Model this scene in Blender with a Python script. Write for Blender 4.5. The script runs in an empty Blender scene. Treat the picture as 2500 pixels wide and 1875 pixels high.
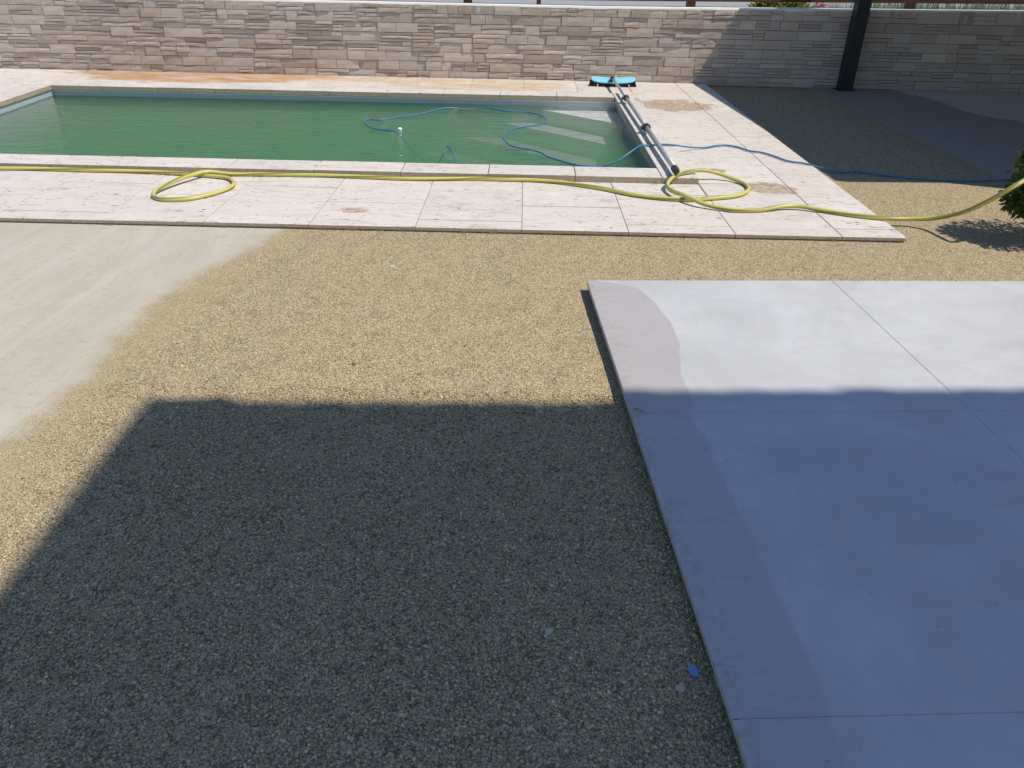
import bpy, bmesh, math, random
import numpy as np
from mathutils import Vector, Matrix, noise as mnoise

random.seed(7)
rng = np.random.default_rng(11)
S = bpy.context.scene
C = S.collection

# ------------------------------------------------------------------ camera
CAM = Vector((0.0, 0.0, 1.45))
FW = Vector((-0.00451871, 0.87044577, -0.49224359))
RT = Vector((0.99971142, 0.01554622, 0.01831357))
UP = Vector((-0.0235935, 0.49201878, 0.87026482))
cd = bpy.data.cameras.new('camera')
cam = bpy.data.objects.new('camera', cd)
C.objects.link(cam)
m = Matrix.Identity(4)
for i in range(3):
    m[i][0], m[i][1], m[i][2], m[i][3] = RT[i], UP[i], -FW[i], CAM[i]
cam.matrix_world = m
cd.sensor_width = 36.0
cd.lens = 36.0 * 1887.3 / 2500.0
cd.clip_start = 0.05
cd.clip_end = 900.0
S.camera = cam

# ------------------------------------------------------------------ sky and sun
SUN_TRAVEL = Vector((-0.55, 0.19, -1.0)).normalized()
to_sun = -SUN_TRAVEL
elev = math.asin(to_sun.z)
azim = math.atan2(to_sun.x, to_sun.y)
W = bpy.data.worlds.new('World')
S.world = W
W.use_nodes = True
wn = W.node_tree
wn.nodes.clear()
sky = wn.nodes.new('ShaderNodeTexSky')
sky.sky_type = 'NISHITA'
sky.sun_disc = False
sky.sun_elevation = elev
sky.sun_rotation = azim
sky.air_density = 1.2
sky.dust_density = 0.1
sky.ozone_density = 6.0
bg = wn.nodes.new('ShaderNodeBackground')
bg.inputs['Strength'].default_value = 0.122
wo = wn.nodes.new('ShaderNodeOutputWorld')
wn.links.new(sky.outputs[0], bg.inputs[0])
wn.links.new(bg.outputs[0], wo.inputs[0])

sd = bpy.data.lights.new('sun', 'SUN')
sd.energy = 4.4
sd.angle = math.radians(0.53)
sd.color = (1.0, 0.925, 0.80)
sun = bpy.data.objects.new('sun', sd)
C.objects.link(sun)
sun.rotation_euler = SUN_TRAVEL.to_track_quat('-Z', 'Y').to_euler()
sun.location = (6, -3, 12)

S.view_settings.view_transform = 'Standard'
S.view_settings.look = 'None'
S.view_settings.gamma = 1.0
S.view_settings.exposure = 0.0
S.view_settings.use_curve_mapping = False

# ------------------------------------------------------------------ helpers
def tag(o, label=None, cat=None, group=None, kind=None):
    if label: o['label'] = label
    if cat: o['category'] = cat
    if group: o['group'] = group
    if kind: o['kind'] = kind
    return o

def link(name, mesh, material=None, parent=None, loc=None, rotz=0.0):
    o = bpy.data.objects.new(name, mesh)
    C.objects.link(o)
    if material is not None and mesh is not None and len(mesh.materials) == 0:
        mesh.materials.append(material)
    if parent is not None: o.parent = parent
    if loc is not None: o.location = loc
    if rotz: o.rotation_euler = (0, 0, rotz)
    return o

def empty(name, loc=(0, 0, 0), rotz=0.0):
    o = bpy.data.objects.new(name, None)
    C.objects.link(o)
    o.location = loc
    o.rotation_euler = (0, 0, rotz)
    o.empty_display_size = 0.1
    return o

class MB:
    """collects vertices and faces, builds one mesh"""
    def __init__(s): s.v = []; s.f = []
    def add(s, vs, fs):
        k = len(s.v); s.v += [tuple(v) for v in vs]; s.f += [tuple(i + k for i in f) for f in fs]
    def box(s, x0, x1, y0, y1, z0, z1):
        s.add([(x0,y0,z0),(x1,y0,z0),(x1,y1,z0),(x0,y1,z0),(x0,y0,z1),(x1,y0,z1),(x1,y1,z1),(x0,y1,z1)],
              [(3,2,1,0),(4,5,6,7),(0,1,5,4),(1,2,6,5),(2,3,7,6),(3,0,4,7)])
    def prism(s, poly, z0, z1):
        n = len(poly)
        s.add([(x,y,z0) for x,y in poly] + [(x,y,z1) for x,y in poly],
              [tuple(range(n-1,-1,-1)), tuple(range(n,2*n))] + [(i,(i+1)%n,n+(i+1)%n,n+i) for i in range(n)])
    def slab(s, x0, x1, y0, y1, z0, z1, b=0.002):
        """box with a chamfered top edge"""
        s.add([(x0,y0,z0),(x1,y0,z0),(x1,y1,z0),(x0,y1,z0),
               (x0,y0,z1-b),(x1,y0,z1-b),(x1,y1,z1-b),(x0,y1,z1-b),
               (x0+b,y0+b,z1),(x1-b,y0+b,z1),(x1-b,y1-b,z1),(x0+b,y1-b,z1)],
              [(3,2,1,0),(8,9,10,11)] + [(i,(i+1)%4,4+(i+1)%4,4+i) for i in range(4)]
              + [(4+i,4+(i+1)%4,8+(i+1)%4,8+i) for i in range(4)])
    def tube(s, pts, r, n=10, cap=True):
        pts = [Vector(p) for p in pts]
        rs = r if hasattr(r, '__len__') else [r]*len(pts)
        k = len(s.v); up = Vector((0,0,1))
        for i, p in enumerate(pts):
            t = (pts[min(i+1,len(pts)-1)] - pts[max(i-1,0)])
            t.normalize()
            a = up.cross(t)
            if a.length < 1e-4: a = Vector((1,0,0))
            a.normalize(); b = t.cross(a)
            for j in range(n):
                th = 2*math.pi*j/n
                s.v.append(tuple(p + (a*math.cos(th) + b*math.sin(th))*rs[i]))
        for i in range(len(pts)-1):
            for j in range(n):
                s.f.append((k+i*n+j, k+i*n+(j+1)%n, k+(i+1)*n+(j+1)%n, k+(i+1)*n+j))
        if cap:
            s.f.append(tuple(k+j for j in range(n-1,-1,-1)))
            s.f.append(tuple(k+(len(pts)-1)*n+j for j in range(n)))
    def mesh(s, name, smooth=False):
        me = bpy.data.meshes.new(name)
        me.from_pydata(s.v, [], s.f)
        if smooth: me.polygons.foreach_set('use_smooth', [True]*len(me.polygons))
        me.update()
        return me
    def build(s, name, material, parent=None, smooth=False, loc=None, rotz=0.0):
        return link(name, s.mesh(name, smooth), material, parent, loc, rotz)

def smooth_path(pts, step=0.02):
    """Catmull-Rom through the points, resampled"""
    P = [Vector(p) for p in pts]
    P = [P[0]*2-P[1]] + P + [P[-1]*2-P[-2]]
    out = []
    for i in range(1, len(P)-2):
        p0,p1,p2,p3 = P[i-1],P[i],P[i+1],P[i+2]
        n = max(2, int((p2-p1).length/step))
        for k in range(n):
            t = k/n
            out.append(0.5*((2*p1)+(p2-p0)*t+(2*p0-5*p1+4*p2-p3)*t*t+(3*p1-p0-3*p2+p3)*t**3))
    out.append(P[-2])
    return out

def hose_mesh(name, pts, r, n=12, step=0.02, twist=0.0):
    path = smooth_path(pts, step)
    b = MB(); b.tube(path, r, n)
    me = b.mesh(name, True)
    L = [0.0]
    for i in range(1, len(path)): L.append(L[-1]+(path[i]-path[i-1]).length)
    uv = me.uv_layers.new(name='UVMap')
    nl = len(path)
    for poly in me.polygons:
        vs = list(poly.vertices)
        js = [v % n for v in vs]
        wrap = (0 in js) and (n-1 in js) and len(vs) == 4
        for li, v in zip(poly.loop_indices, vs):
            i = min(v//n, nl-1); j = v % n
            a = j/n
            if wrap and j == 0: a = 1.0
            uv.data[li].uv = (L[i], a)
    return me

# --- node helpers
class NT:
    def __init__(s, name):
        s.m = bpy.data.materials.new(name); s.m.use_nodes = True
        s.t = s.m.node_tree; s.t.nodes.clear()
        s.out = s.t.nodes.new('ShaderNodeOutputMaterial')
    def n(s, typ, props=None, **ins):
        nd = s.t.nodes.new(typ)
        for k, v in (props or {}).items(): setattr(nd, k, v)
        for k, v in ins.items():
            key = int(k[1:]) if k[0] == '_' and k[1:].isdigit() else k.replace('_', ' ')
            s.set(nd.inputs[key], v)
        return nd
    def set(s, sock, v):
        if isinstance(v, bpy.types.NodeSocket): s.t.links.new(v, sock)
        elif isinstance(v, bpy.types.Node): s.t.links.new(v.outputs[0], sock)
        else: sock.default_value = v
    def math(s, op, a, b=0.0, clamp=False):
        nd = s.n('ShaderNodeMath', {'operation': op, 'use_clamp': clamp}); s.set(nd.inputs[0], a); s.set(nd.inputs[1], b); return nd.outputs[0]
    def mix(s, f, a, b, blend='MIX'):
        nd = s.n('ShaderNodeMix', {'data_type': 'RGBA', 'blend_type': blend})
        s.set(nd.inputs[0], f); s.set(nd.inputs[6], a); s.set(nd.inputs[7], b); return nd.outputs[2]
    def noise(s, vec, scale, detail=3.0, rough=0.55, dist=0.0):
        nd = s.n('ShaderNodeTexNoise', Scale=scale, Detail=detail, Roughness=rough, Distortion=dist)
        if vec is not None: s.set(nd.inputs['Vector'], vec)
        return nd.outputs['Fac']
    def voro(s, vec, scale, feature='F1', out='Distance'):
        nd = s.n('ShaderNodeTexVoronoi', {'feature': feature}, Scale=scale)
        if vec is not None: s.set(nd.inputs['Vector'], vec)
        return nd.outputs[out]
    def ramp(s, f, stops, interp='LINEAR'):
        nd = s.n('ShaderNodeValToRGB'); s.set(nd.inputs[0], f)
        r = nd.color_ramp; r.interpolation = interp
        while len(r.elements) < len(stops): r.elements.new(0.5)
        for e, (p, c) in zip(r.elements, sorted(stops, key=lambda q: q[0])):
            e.position = p
            e.color = (c, c, c, 1) if not hasattr(c, '__len__') else (c[0], c[1], c[2], 1)
        return nd.outputs[0]
    def mr(s, v, a, b, c=0.0, d=1.0, smooth=True):
        nd = s.n('ShaderNodeMapRange', {'interpolation_type': 'SMOOTHSTEP' if smooth else 'LINEAR'})
        for i, x in enumerate((v, a, b, c, d)): s.set(nd.inputs[i], x)
        return nd.outputs[0]
    def pos(s): return s.n('ShaderNodeNewGeometry').outputs['Position']
    def obj(s): return s.n('ShaderNodeTexCoord').outputs['Object']
    def scale(s, vec, sc, off=None):
        nd = s.n('ShaderNodeMapping'); s.set(nd.inputs[0], vec); nd.inputs['Scale'].default_value = sc
        if off is not None: s.set(nd.inputs['Location'], off)
        return nd.outputs[0]
    def xyz(s, vec):
        nd = s.n('ShaderNodeSeparateXYZ'); s.set(nd.inputs[0], vec); return nd.outputs
    def blob(s, xyz, cx, cy, rx, ry, wob, amp=0.5, soft=0.25):
        """mask of an uneven patch on the ground around (cx, cy)"""
        dx = s.math('DIVIDE', s.math('SUBTRACT', xyz[0], cx), rx)
        dy = s.math('DIVIDE', s.math('SUBTRACT', xyz[1], cy), ry)
        d = s.math('SQRT', s.math('ADD', s.math('MULTIPLY', dx, dx), s.math('MULTIPLY', dy, dy)))
        d = s.math('ADD', d, s.math('MULTIPLY', s.math('SUBTRACT', wob, 0.5), amp*2))
        return s.mr(d, 1.0+soft/2, 1.0-soft/2)
    def bsdf(s, color, rough=0.8, bump=None, strength=0.3, distance=0.01, spec=0.3, metal=0.0, **kw):
        p = s.n('ShaderNodeBsdfPrincipled')
        s.set(p.inputs['Base Color'], color if not isinstance(color, tuple) else (*color[:3], 1))
        s.set(p.inputs['Roughness'], rough); s.set(p.inputs['Specular IOR Level'], spec); s.set(p.inputs['Metallic'], metal)
        for k, v in kw.items(): s.set(p.inputs[k.replace('_', ' ')], v)
        if bump is not None:
            bn = s.n('ShaderNodeBump', Strength=strength, Distance=distance); s.set(bn.inputs['Height'], bump)
            s.t.links.new(bn.outputs[0], p.inputs['Normal'])
        s.t.links.new(p.outputs[0], s.out.inputs['Surface'])
        return s.m

def plain(name, col, rough=0.6, spec=0.3, metal=0.0, var=0.12, sc=30.0, bump=0.0):
    t = NT(name); o = t.obj()
    nz = t.noise(o, sc, 4)
    c = t.mix(nz, tuple(x*(1-var) for x in col)+(1,), tuple(min(1, x*(1+var)) for x in col)+(1,))
    return t.bsdf(c, rough, nz if bump else None, bump, 0.004, spec, metal)

# ------------------------------------------------------------------ materials
def ground_material():
    t = NT('crushed_stone_ground'); P = t.pos(); x = t.xyz(P)
    n_big = t.noise(P, 0.9, 4, 0.6)
    n_mid = t.noise(P, 6.0, 4, 0.6)
    n_fine = t.noise(P, 160.0, 2, 0.6)
    v1 = t.voro(P, 190.0); v2c = t.n('ShaderNodeTexVoronoi', Scale=150.0); t.set(v2c.inputs['Vector'], P)
    cellv = t.xyz(v2c.outputs['Color'])[0]
    # gravel: sandy matrix with pale and dark grains
    base = t.mix(n_mid, (0.53, 0.40, 0.235, 1), (0.65, 0.505, 0.31, 1))
    base = t.mix(t.math('MULTIPLY', t.mr(n_big, 0.35, 0.7), 0.35), base, (0.53, 0.435, 0.305, 1))
    grain = t.ramp(cellv, [(0.0, (0.10, 0.08, 0.055)), (0.2, (0.44, 0.335, 0.20)), (0.75, (0.64, 0.50, 0.31)), (1.0, (0.80, 0.69, 0.50))])
    gravel = t.mix(0.62, base, grain)
    blot = t.noise(P, 13.0, 6, 0.72, 0.4)
    gravel = t.mix(t.math('MULTIPLY', t.mr(blot, 0.50, 0.68), 0.4), gravel, (0.26, 0.20, 0.125, 1))
    gravel = t.mix(t.math('MULTIPLY', t.mr(v1, 0.35, 0.75), 0.7), gravel, (0.085, 0.065, 0.04, 1))  # gaps between grains painted dark, standing in for their shade
    # dry dusty fines on the left, streaked by wheels
    st_vec = t.n('ShaderNodeMapping'); t.set(st_vec.inputs[0], P)
    st_vec.inputs['Rotation'].default_value = (0, 0, math.radians(9)); st_vec.inputs['Scale'].default_value = (6.0, 1.1, 1)
    streak = t.mr(t.noise(st_vec.outputs[0], 1.0, 8, 0.75, 1.2), 0.3, 0.7)
    dry = t.mix(streak, (0.43, 0.395, 0.315, 1), (0.495, 0.46, 0.38, 1))
    dry = t.mix(t.math('MULTIPLY', t.mr(t.noise(t.scale(P, (1, 1.7, 1)), 17.0, 7, 0.78, 0.8), 0.54, 0.66), 0.5), dry, (0.31, 0.275, 0.21, 1))
    dry = t.mix(t.math('MULTIPLY', t.mr(t.noise(P, 1.3, 6, 0.7), 0.4, 0.7), 0.4), dry, (0.50, 0.475, 0.41, 1))
    yy = t.math('DIVIDE', t.math('SUBTRACT', x[1], 1.5), 3.0)
    edge = t.ramp(yy, [(0.0, 0.35), (0.17, 0.35), (0.37, 0.327), (0.5, 0.347), (0.66, 0.379), (0.79, 0.472), (0.952, 0.619), (1.0, 0.9)], 'LINEAR')
    edge = t.math('SUBTRACT', edge, 2.0)
    w1 = t.math('MULTIPLY', t.math('SUBTRACT', t.noise(P, 3.2, 5, 0.65), 0.5), 0.38)
    dmask = t.mr(t.math('ADD', t.math('SUBTRACT', t.math('ADD', x[0], w1), edge), t.math('MULTIPLY', t.math('SUBTRACT', t.noise(P, 45.0, 4, 0.7), 0.5), 0.10)), 0.085, -0.075)
    damp = t.mr(t.math('SUBTRACT', t.math('ADD', x[0], w1), edge), 0.30, 0.02)
    gravel = t.mix(t.math('MULTIPLY', damp, 0.45), gravel, (0.46, 0.36, 0.21, 1))
    col = t.mix(dmask, gravel, dry)
    hg = t.math('ADD', t.math('MULTIPLY', t.math('SUBTRACT', 1.0, v1), 0.7), t.math('MULTIPLY', n_fine, 0.6))
    hd = t.math('ADD', t.math('MULTIPLY', t.noise(P, 60, 4, 0.7), 0.35), t.math('MULTIPLY', streak, 0.3))
    nd = t.n('ShaderNodeMix', {'data_type': 'FLOAT'}); t.set(nd.inputs[0], dmask); t.set(nd.inputs[2], hg); t.set(nd.inputs[3], hd)
    return t.bsdf(col, 0.95, nd.outputs[0], 0.9, 0.006, 0.15)

def pebble_material():
    t = NT('pebble_stone')
    at = t.n('ShaderNodeAttribute', {'attribute_name': 'tint'})
    nz = t.noise(t.pos(), 300.0, 2)
    c = t.mix(t.math('MULTIPLY', nz, 0.4), at.outputs['Color'], (0.36, 0.30, 0.20, 1))
    return t.bsdf(c, 0.9, None, spec=0.2)

def travertine_material():
    t = NT('travertine'); P = t.pos(); x = t.xyz(P)
    oi = t.n('ShaderNodeObjectInfo'); rnd = oi.outputs['Random']
    off = t.n('ShaderNodeCombineXYZ'); t.set(off.inputs[0], t.math('MULTIPLY', rnd, 37.0)); t.set(off.inputs[1], t.math('MULTIPLY', rnd, 91.0)); t.set(off.inputs[2], t.math('MULTIPLY', rnd, 13.0))
    va = t.n('ShaderNodeVectorMath', {'operation': 'ADD'}); t.set(va.inputs[0], P); t.set(va.inputs[1], off)
    V = va.outputs[0]
    band = t.noise(t.scale(V, (1.2, 4.0, 1)), 2.8, 8, 0.70, 0.7)
    cloud = t.noise(V, 3.0, 4, 0.6)
    c = t.ramp(band, [(0.26, (0.45, 0.365, 0.29)), (0.40, (0.60, 0.535, 0.47)), (0.50, (0.70, 0.655, 0.60)), (0.60, (0.64, 0.57, 0.505)), (0.74, (0.50, 0.42, 0.35))])
    grey = t.mr(t.noise(t.scale(V, (1, 2.0, 1)), 3.4, 8, 0.78, 0.9), 0.52, 0.66)
    c = t.mix(t.math('MULTIPLY', grey, t.mr(t.math('FRACT', t.math('MULTIPLY', rnd, 7.3)), 0.3, 0.9, 0.15, 0.95)), c, (0.40, 0.40, 0.42, 1))
    c = t.mix(t.math('MULTIPLY', t.mr(rnd, 0.0, 1.0, 0, 1, False), 0.35), c, (0.64, 0.545, 0.48, 1))
    c = t.mix(t.math('MULTIPLY', t.math('FRACT', t.math('MULTIPLY', rnd, 17.7)), 0.22), c, (0.42, 0.39, 0.36, 1))
    c = t.mix(t.math('MULTIPLY', t.mr(cloud, 0.5, 0.75), 0.35), c, (0.73, 0.69, 0.63, 1))
    # open pores, drawn out along the bedding
    pn = t.noise(t.scale(V, (1, 2.4, 1)), 22.0, 4, 0.68)
    pz = t.mr(t.noise(t.scale(V, (1, 2.4, 1)), 4.0, 3), 0.42, 0.58)
    pores = t.math('MULTIPLY', t.mr(pn, 0.585, 0.64), pz)
    c = t.mix(t.math('MULTIPLY', pores, 0.95), c, (0.20, 0.145, 0.095, 1))
    # damp and rust stains along the wall foot and two brown patches
    wob = t.noise(t.scale(P, (1, 2.0, 1)), 2.6, 5, 0.65, 0.4)
    s1 = t.blob(x, -3.9, 10.05, 1.55, 0.72, wob, 0.5, 0.25)
    s1 = t.math('MULTIPLY', s1, t.mr(t.noise(t.scale(P, (0.7, 2.2, 1)), 3.4, 6, 0.7, 0.7), 0.30, 0.62, 0.25, 0.95))
    c = t.mix(s1, c, (0.43, 0.225, 0.095, 1))
    s2 = t.math('MAXIMUM', t.blob(x, -1.6, 10.1, 1.9, 0.45, wob, 0.6, 0.3), t.blob(x, -0.5, 9.6, 1.1, 0.5, wob, 0.5, 0.3))
    s2 = t.math('MULTIPLY', s2, t.mr(t.noise(t.scale(P, (0.8, 2.0, 1)), 5.0, 6, 0.7, 0.7), 0.35, 0.62, 0.1, 0.75))
    c = t.mix(s2, c, (0.52, 0.33, 0.18, 1))
    wob2 = t.noise(t.scale(P, (1.0, 2.0, 1)), 6.0, 6, 0.7)
    s3 = t.blob(x, 1.60, 8.55, 0.40, 0.34, wob2, 0.8, 0.2)
    s3 = t.math('MAXIMUM', s3, t.blob(x, 1.72, 5.35, 0.17, 0.15, wob2, 0.9, 0.25))
    s3 = t.math('MAXIMUM', s3, t.blob(x, 1.46, 5.80, 0.07, 0.06, wob2, 0.6, 0.25))
    s3 = t.math('MAXIMUM', s3, t.blob(x, -1.03, 4.62, 0.085, 0.05, wob2, 1.3, 0.25))
    s3 = t.math('MULTIPLY', s3, t.mr(t.noise(t.scale(P, (1, 1.6, 1)), 22.0, 5, 0.75), 0.33, 0.6, 0.2, 0.95))
    c = t.mix(s3, c, (0.36, 0.235, 0.135, 1))
    h = t.math('SUBTRACT', t.math('MULTIPLY', t.noise(V, 90, 4, 0.65), 0.25), pores)
    return t.bsdf(c, 0.62, h, 0.5, 0.003, 0.3)

def patio_material():
    t = NT('grey_porcelain_paver'); P = t.obj(); x = t.xyz(P)
    g1 = t.mr(t.noise(P, 1.9, 7, 0.66, 0.6), 0.3, 0.7); g2 = t.noise(t.scale(P, (1, 2.0, 1)), 7.0, 5, 0.65)
    c = t.mix(g1, (0.445, 0.445, 0.45, 1), (0.545, 0.55, 0.56, 1))
    c = t.mix(t.math('MULTIPLY', t.mr(g2, 0.4, 0.75), 0.45), c, (0.46, 0.445, 0.435, 1))
    c = t.mix(t.math('MULTIPLY', t.mr(t.noise(P, 3.7, 6, 0.7, 0.5), 0.46, 0.68), 0.35), c, (0.45, 0.465, 0.475, 1))
    # damp patch along the free edge, its outline uneven
    yy = t.math('DIVIDE', t.math('ADD', x[1], 2.6), 2.6)
    f = lambda yl: (yl+2.6)/2.6
    lim = t.ramp(yy, [(0.0, 0.19), (f(-2.30), 0.225), (f(-1.85), 0.219), (f(-1.36), 0.222), (f(-1.215), 0.20), (f(-1.15), 0.235), (f(-0.95), 0.24), (f(-0.70), 0.295), (f(-0.49), 0.304), (f(-0.27), 0.278), (f(-0.09), 0.235), (f(-0.03), 0.12), (1.0, 0.02)])
    wob = t.math('MULTIPLY', t.math('SUBTRACT', t.noise(P, 7.0, 4, 0.6), 0.5), 0.035)
    wet = t.mr(t.math('SUBTRACT', lim, t.math('ADD', x[0], wob)), -0.004, 0.006)
    wetc = t.mix(g2, (0.375, 0.335, 0.325, 1), (0.43, 0.40, 0.395, 1))
    c = t.mix(t.math('MULTIPLY', wet, t.mr(x[1], -1.15, -1.4, 0.85, 0.5)), c, wetc)  # damp tint weakened past the house shadow line, shade put into colour
    # pinholes, fine dirt and scuffs
    pin = t.math('MULTIPLY', t.mr(t.voro(t.scale(P, (1, 1.6, 1)), 31.0), t.mr(t.noise(P, 19.0, 2), 0.35, 0.65, 0.03, 0.15), t.mr(t.noise(P, 19.0, 2), 0.35, 0.65, 0.01, 0.10)), t.mr(t.noise(P, 5.0, 4), 0.47, 0.60))
    c = t.mix(t.math('MULTIPLY', pin, 0.7), c, (0.16, 0.15, 0.14, 1))
    sc = t.math('MULTIPLY', t.mr(t.noise(t.scale(P, (1, 9.0, 1)), 9.0, 4, 0.75), 0.66, 0.72), t.mr(t.noise(P, 2.2, 2), 0.5, 0.68))
    c = t.mix(t.math('MULTIPLY', sc, 0.5), c, (0.18, 0.175, 0.17, 1))
    ed = t.math('MULTIPLY', t.mr(x[0], 0.09, 0.0), t.mr(t.noise(P, 26.0, 6, 0.75), 0.45, 0.65))
    c = t.mix(t.math('MULTIPLY', ed, 0.6), c, (0.34, 0.30, 0.25, 1))
    dk = t.math('MULTIPLY', t.mr(x[0], 0.42, 0.05), t.mr(t.noise(t.scale(P, (1, 3.5, 1)), 8.0, 7, 0.78, 0.6), 0.52, 0.68))
    c = t.mix(t.math('MULTIPLY', dk, 0.35), c, (0.22, 0.21, 0.20, 1))
    wh = t.mr(t.voro(t.scale(P, (1, 1, 1), (3.3, 1.7, 0)), 33.0), 0.07, 0.03)
    c = t.mix(t.math('MULTIPLY', wh, 0.45), c, (0.82, 0.81, 0.80, 1))
    h = t.math('SUBTRACT', t.math('MULTIPLY', t.noise(P, 130, 3, 0.6), 0.3), pin)
    return t.bsdf(c, t.mr(wet, 0, 1, 0.55, 0.45), h, 0.35, 0.002, 0.35)

def stone_material():
    t = NT('split_face_stone'); P = t.pos(); x = t.xyz(P)
    at = t.n('ShaderNodeAttribute', {'attribute_name': 'tint'})
    n1 = t.noise(t.scale(P, (1, 1, 2.0)), 9.0, 5, 0.65, 0.5); n2 = t.noise(t.scale(P, (1, 1, 2.5)), 45.0, 5, 0.7)
    c = t.mix(t.math('MULTIPLY', n1, 0.55), at.outputs['Color'], (0.54, 0.455, 0.385, 1))
    c = t.mix(t.mr(n2, 0.25, 0.75, 0.75, 1.2), (0, 0, 0, 1), c, 'MULTIPLY') if False else c
    c = t.mix(t.math('MULTIPLY', t.mr(n2, 0.52, 0.72), 0.35), c, (0.62, 0.58, 0.54, 1))
    c = t.mix(t.math('MULTIPLY', t.mr(n2, 0.46, 0.30), 0.35), c, (0.24, 0.205, 0.18, 1))
    # lime runs below the cap
    dr = t.math('MULTIPLY', t.mr(t.noise(t.scale(P, (3.0, 1, 0.7)), 9.0, 3, 0.6), 0.60, 0.68), t.mr(t.math('ADD', x[2], t.math('MULTIPLY', t.noise(P, 4.0), 0.2)), 0.82, 0.95))
    c = t.mix(t.math('MULTIPLY', dr, 0.75), c, (0.72, 0.70, 0.66, 1))
    h = t.math('ADD', t.math('MULTIPLY', n1, 0.8), t.math('MULTIPLY', n2, 0.6))
    return t.bsdf(c, 0.9, h, 0.6, 0.009, 0.2)

def concrete_material():
    t = NT('smooth_concrete'); P = t.pos(); x = t.xyz(P)
    n = t.noise(P, 2.0, 5, 0.6); n2 = t.noise(P, 40, 4, 0.6)
    c = t.mix(n, (0.50, 0.43, 0.355, 1), (0.58, 0.50, 0.415, 1))
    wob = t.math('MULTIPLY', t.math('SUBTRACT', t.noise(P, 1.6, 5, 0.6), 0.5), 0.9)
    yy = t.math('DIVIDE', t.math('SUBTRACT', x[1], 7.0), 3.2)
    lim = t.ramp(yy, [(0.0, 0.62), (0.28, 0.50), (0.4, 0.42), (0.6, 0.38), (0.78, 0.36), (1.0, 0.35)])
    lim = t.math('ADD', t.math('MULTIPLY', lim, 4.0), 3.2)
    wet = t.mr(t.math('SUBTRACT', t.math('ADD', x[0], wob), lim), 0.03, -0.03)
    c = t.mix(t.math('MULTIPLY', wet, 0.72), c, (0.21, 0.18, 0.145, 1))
    return t.bsdf(c, t.mr(wet, 0, 1, 0.8, 0.6), n2, 0.25, 0.003, 0.35)

def liner_material():
    t = NT('pool_liner'); P = t.pos()
    n = t.noise(P, 3.0, 4, 0.6)
    c = t.mix(n, (0.36, 0.41, 0.455, 1), (0.43, 0.475, 0.52, 1))
    return t.bsdf(c, 0.5, None, spec=0.4)

def water_material():
    t = NT('green_pool_water'); P = t.pos()
    n1 = t.noise(t.scale(P, (1, 2.2, 1)), 4.5, 3, 0.5, 0.6); n2 = t.noise(t.scale(P, (1, 1.9, 1)), 17.0, 2, 0.5, 0.4)
    h = t.math('ADD', n1, t.math('MULTIPLY', n2, 0.35))
    bn = t.n('ShaderNodeBump', Strength=0.8, Distance=0.02); t.set(bn.inputs['Height'], h)
    gl = t.n('ShaderNodeBsdfGlossy', Roughness=0.03); t.t.links.new(bn.outputs[0], gl.inputs['Normal'])
    tr = t.n('ShaderNodeBsdfTransparent')
    fr = t.n('ShaderNodeFresnel', IOR=1.33); t.t.links.new(bn.outputs[0], fr.inputs['Normal'])
    mx = t.n('ShaderNodeMixShader'); t.set(mx.inputs[0], fr.outputs[0]); t.set(mx.inputs[1], tr.outputs[0]); t.set(mx.inputs[2], gl.outputs[0])
    t.t.links.new(mx.outputs[0], t.out.inputs['Surface'])
    sc = t.n('ShaderNodeVolumeScatter'); sc.inputs['Color'].default_value = (0.10, 0.42, 0.13, 1); sc.inputs['Density'].default_value = 3.0; sc.inputs['Anisotropy'].default_value = 0.0
    ab = t.n('ShaderNodeVolumeAbsorption'); ab.inputs['Color'].default_value = (0.20, 0.93, 0.38, 1); ab.inputs['Density'].default_value = 0.9
    ad = t.n('ShaderNodeAddShader'); t.t.links.new(sc.outputs[0], ad.inputs[0]); t.t.links.new(ab.outputs[0], ad.inputs[1])
    t.t.links.new(ad.outputs[0], t.out.inputs['Volume'])
    return t.m

def yellow_hose_material():
    t = NT('yellow_hose_rubber')
    uv = t.n('ShaderNodeUVMap').outputs[0]; x = t.xyz(uv)
    ph = t.math('FRACT', t.math('ADD', t.math('MULTIPLY', x[1], 2.0), t.math('MULTIPLY', x[0], 1.35)))
    st = t.math('MULTIPLY', t.mr(ph, 0.60, 0.68), t.mr(ph, 0.98, 0.90))
    n = t.noise(t.pos(), 14.0, 4, 0.6)
    c = t.mix(n, (0.50, 0.44, 0.10, 1), (0.62, 0.56, 0.19, 1))
    c = t.mix(t.math('MULTIPLY', st, 0.85), c, (0.19, 0.195, 0.03, 1))
    return t.bsdf(c, 0.38, n, 0.1, 0.002, 0.45)

M = {}
M['ground'] = ground_material(); M['pebble'] = pebble_material(); M['trav'] = travertine_material()
M['patio'] = patio_material(); M['stone'] = stone_material(); M['conc'] = concrete_material()
M['liner'] = liner_material(); M['water'] = water_material(); M['yhose'] = yellow_hose_material()
M['step'] = plain('white_step_liner', (0.74, 0.76, 0.76), 0.5, 0.4, var=0.05, sc=5)
M['bhose'] = plain('blue_hose_pvc', (0.06, 0.19, 0.34), 0.35, 0.5)
M['mortar'] = plain('grey_mortar', (0.30, 0.265, 0.22), 0.95, 0.1, var=0.3, bump=0.4)
M['bedding'] = plain('dark_bedding_mortar', (0.20, 0.175, 0.145), 0.95, 0.1, var=0.35, bump=0.5)
M['cap'] = plain('lime_mortar_cap', (0.80, 0.77, 0.71), 0.9, 0.15, var=0.1, sc=12, bump=0.4)
M['alu'] = plain('anodised_aluminium', (0.52, 0.52, 0.54), 0.42, 0.5, 0.55, 0.05)
M['black'] = plain('black_plastic', (0.035, 0.035, 0.038), 0.45, 0.4)
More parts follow.
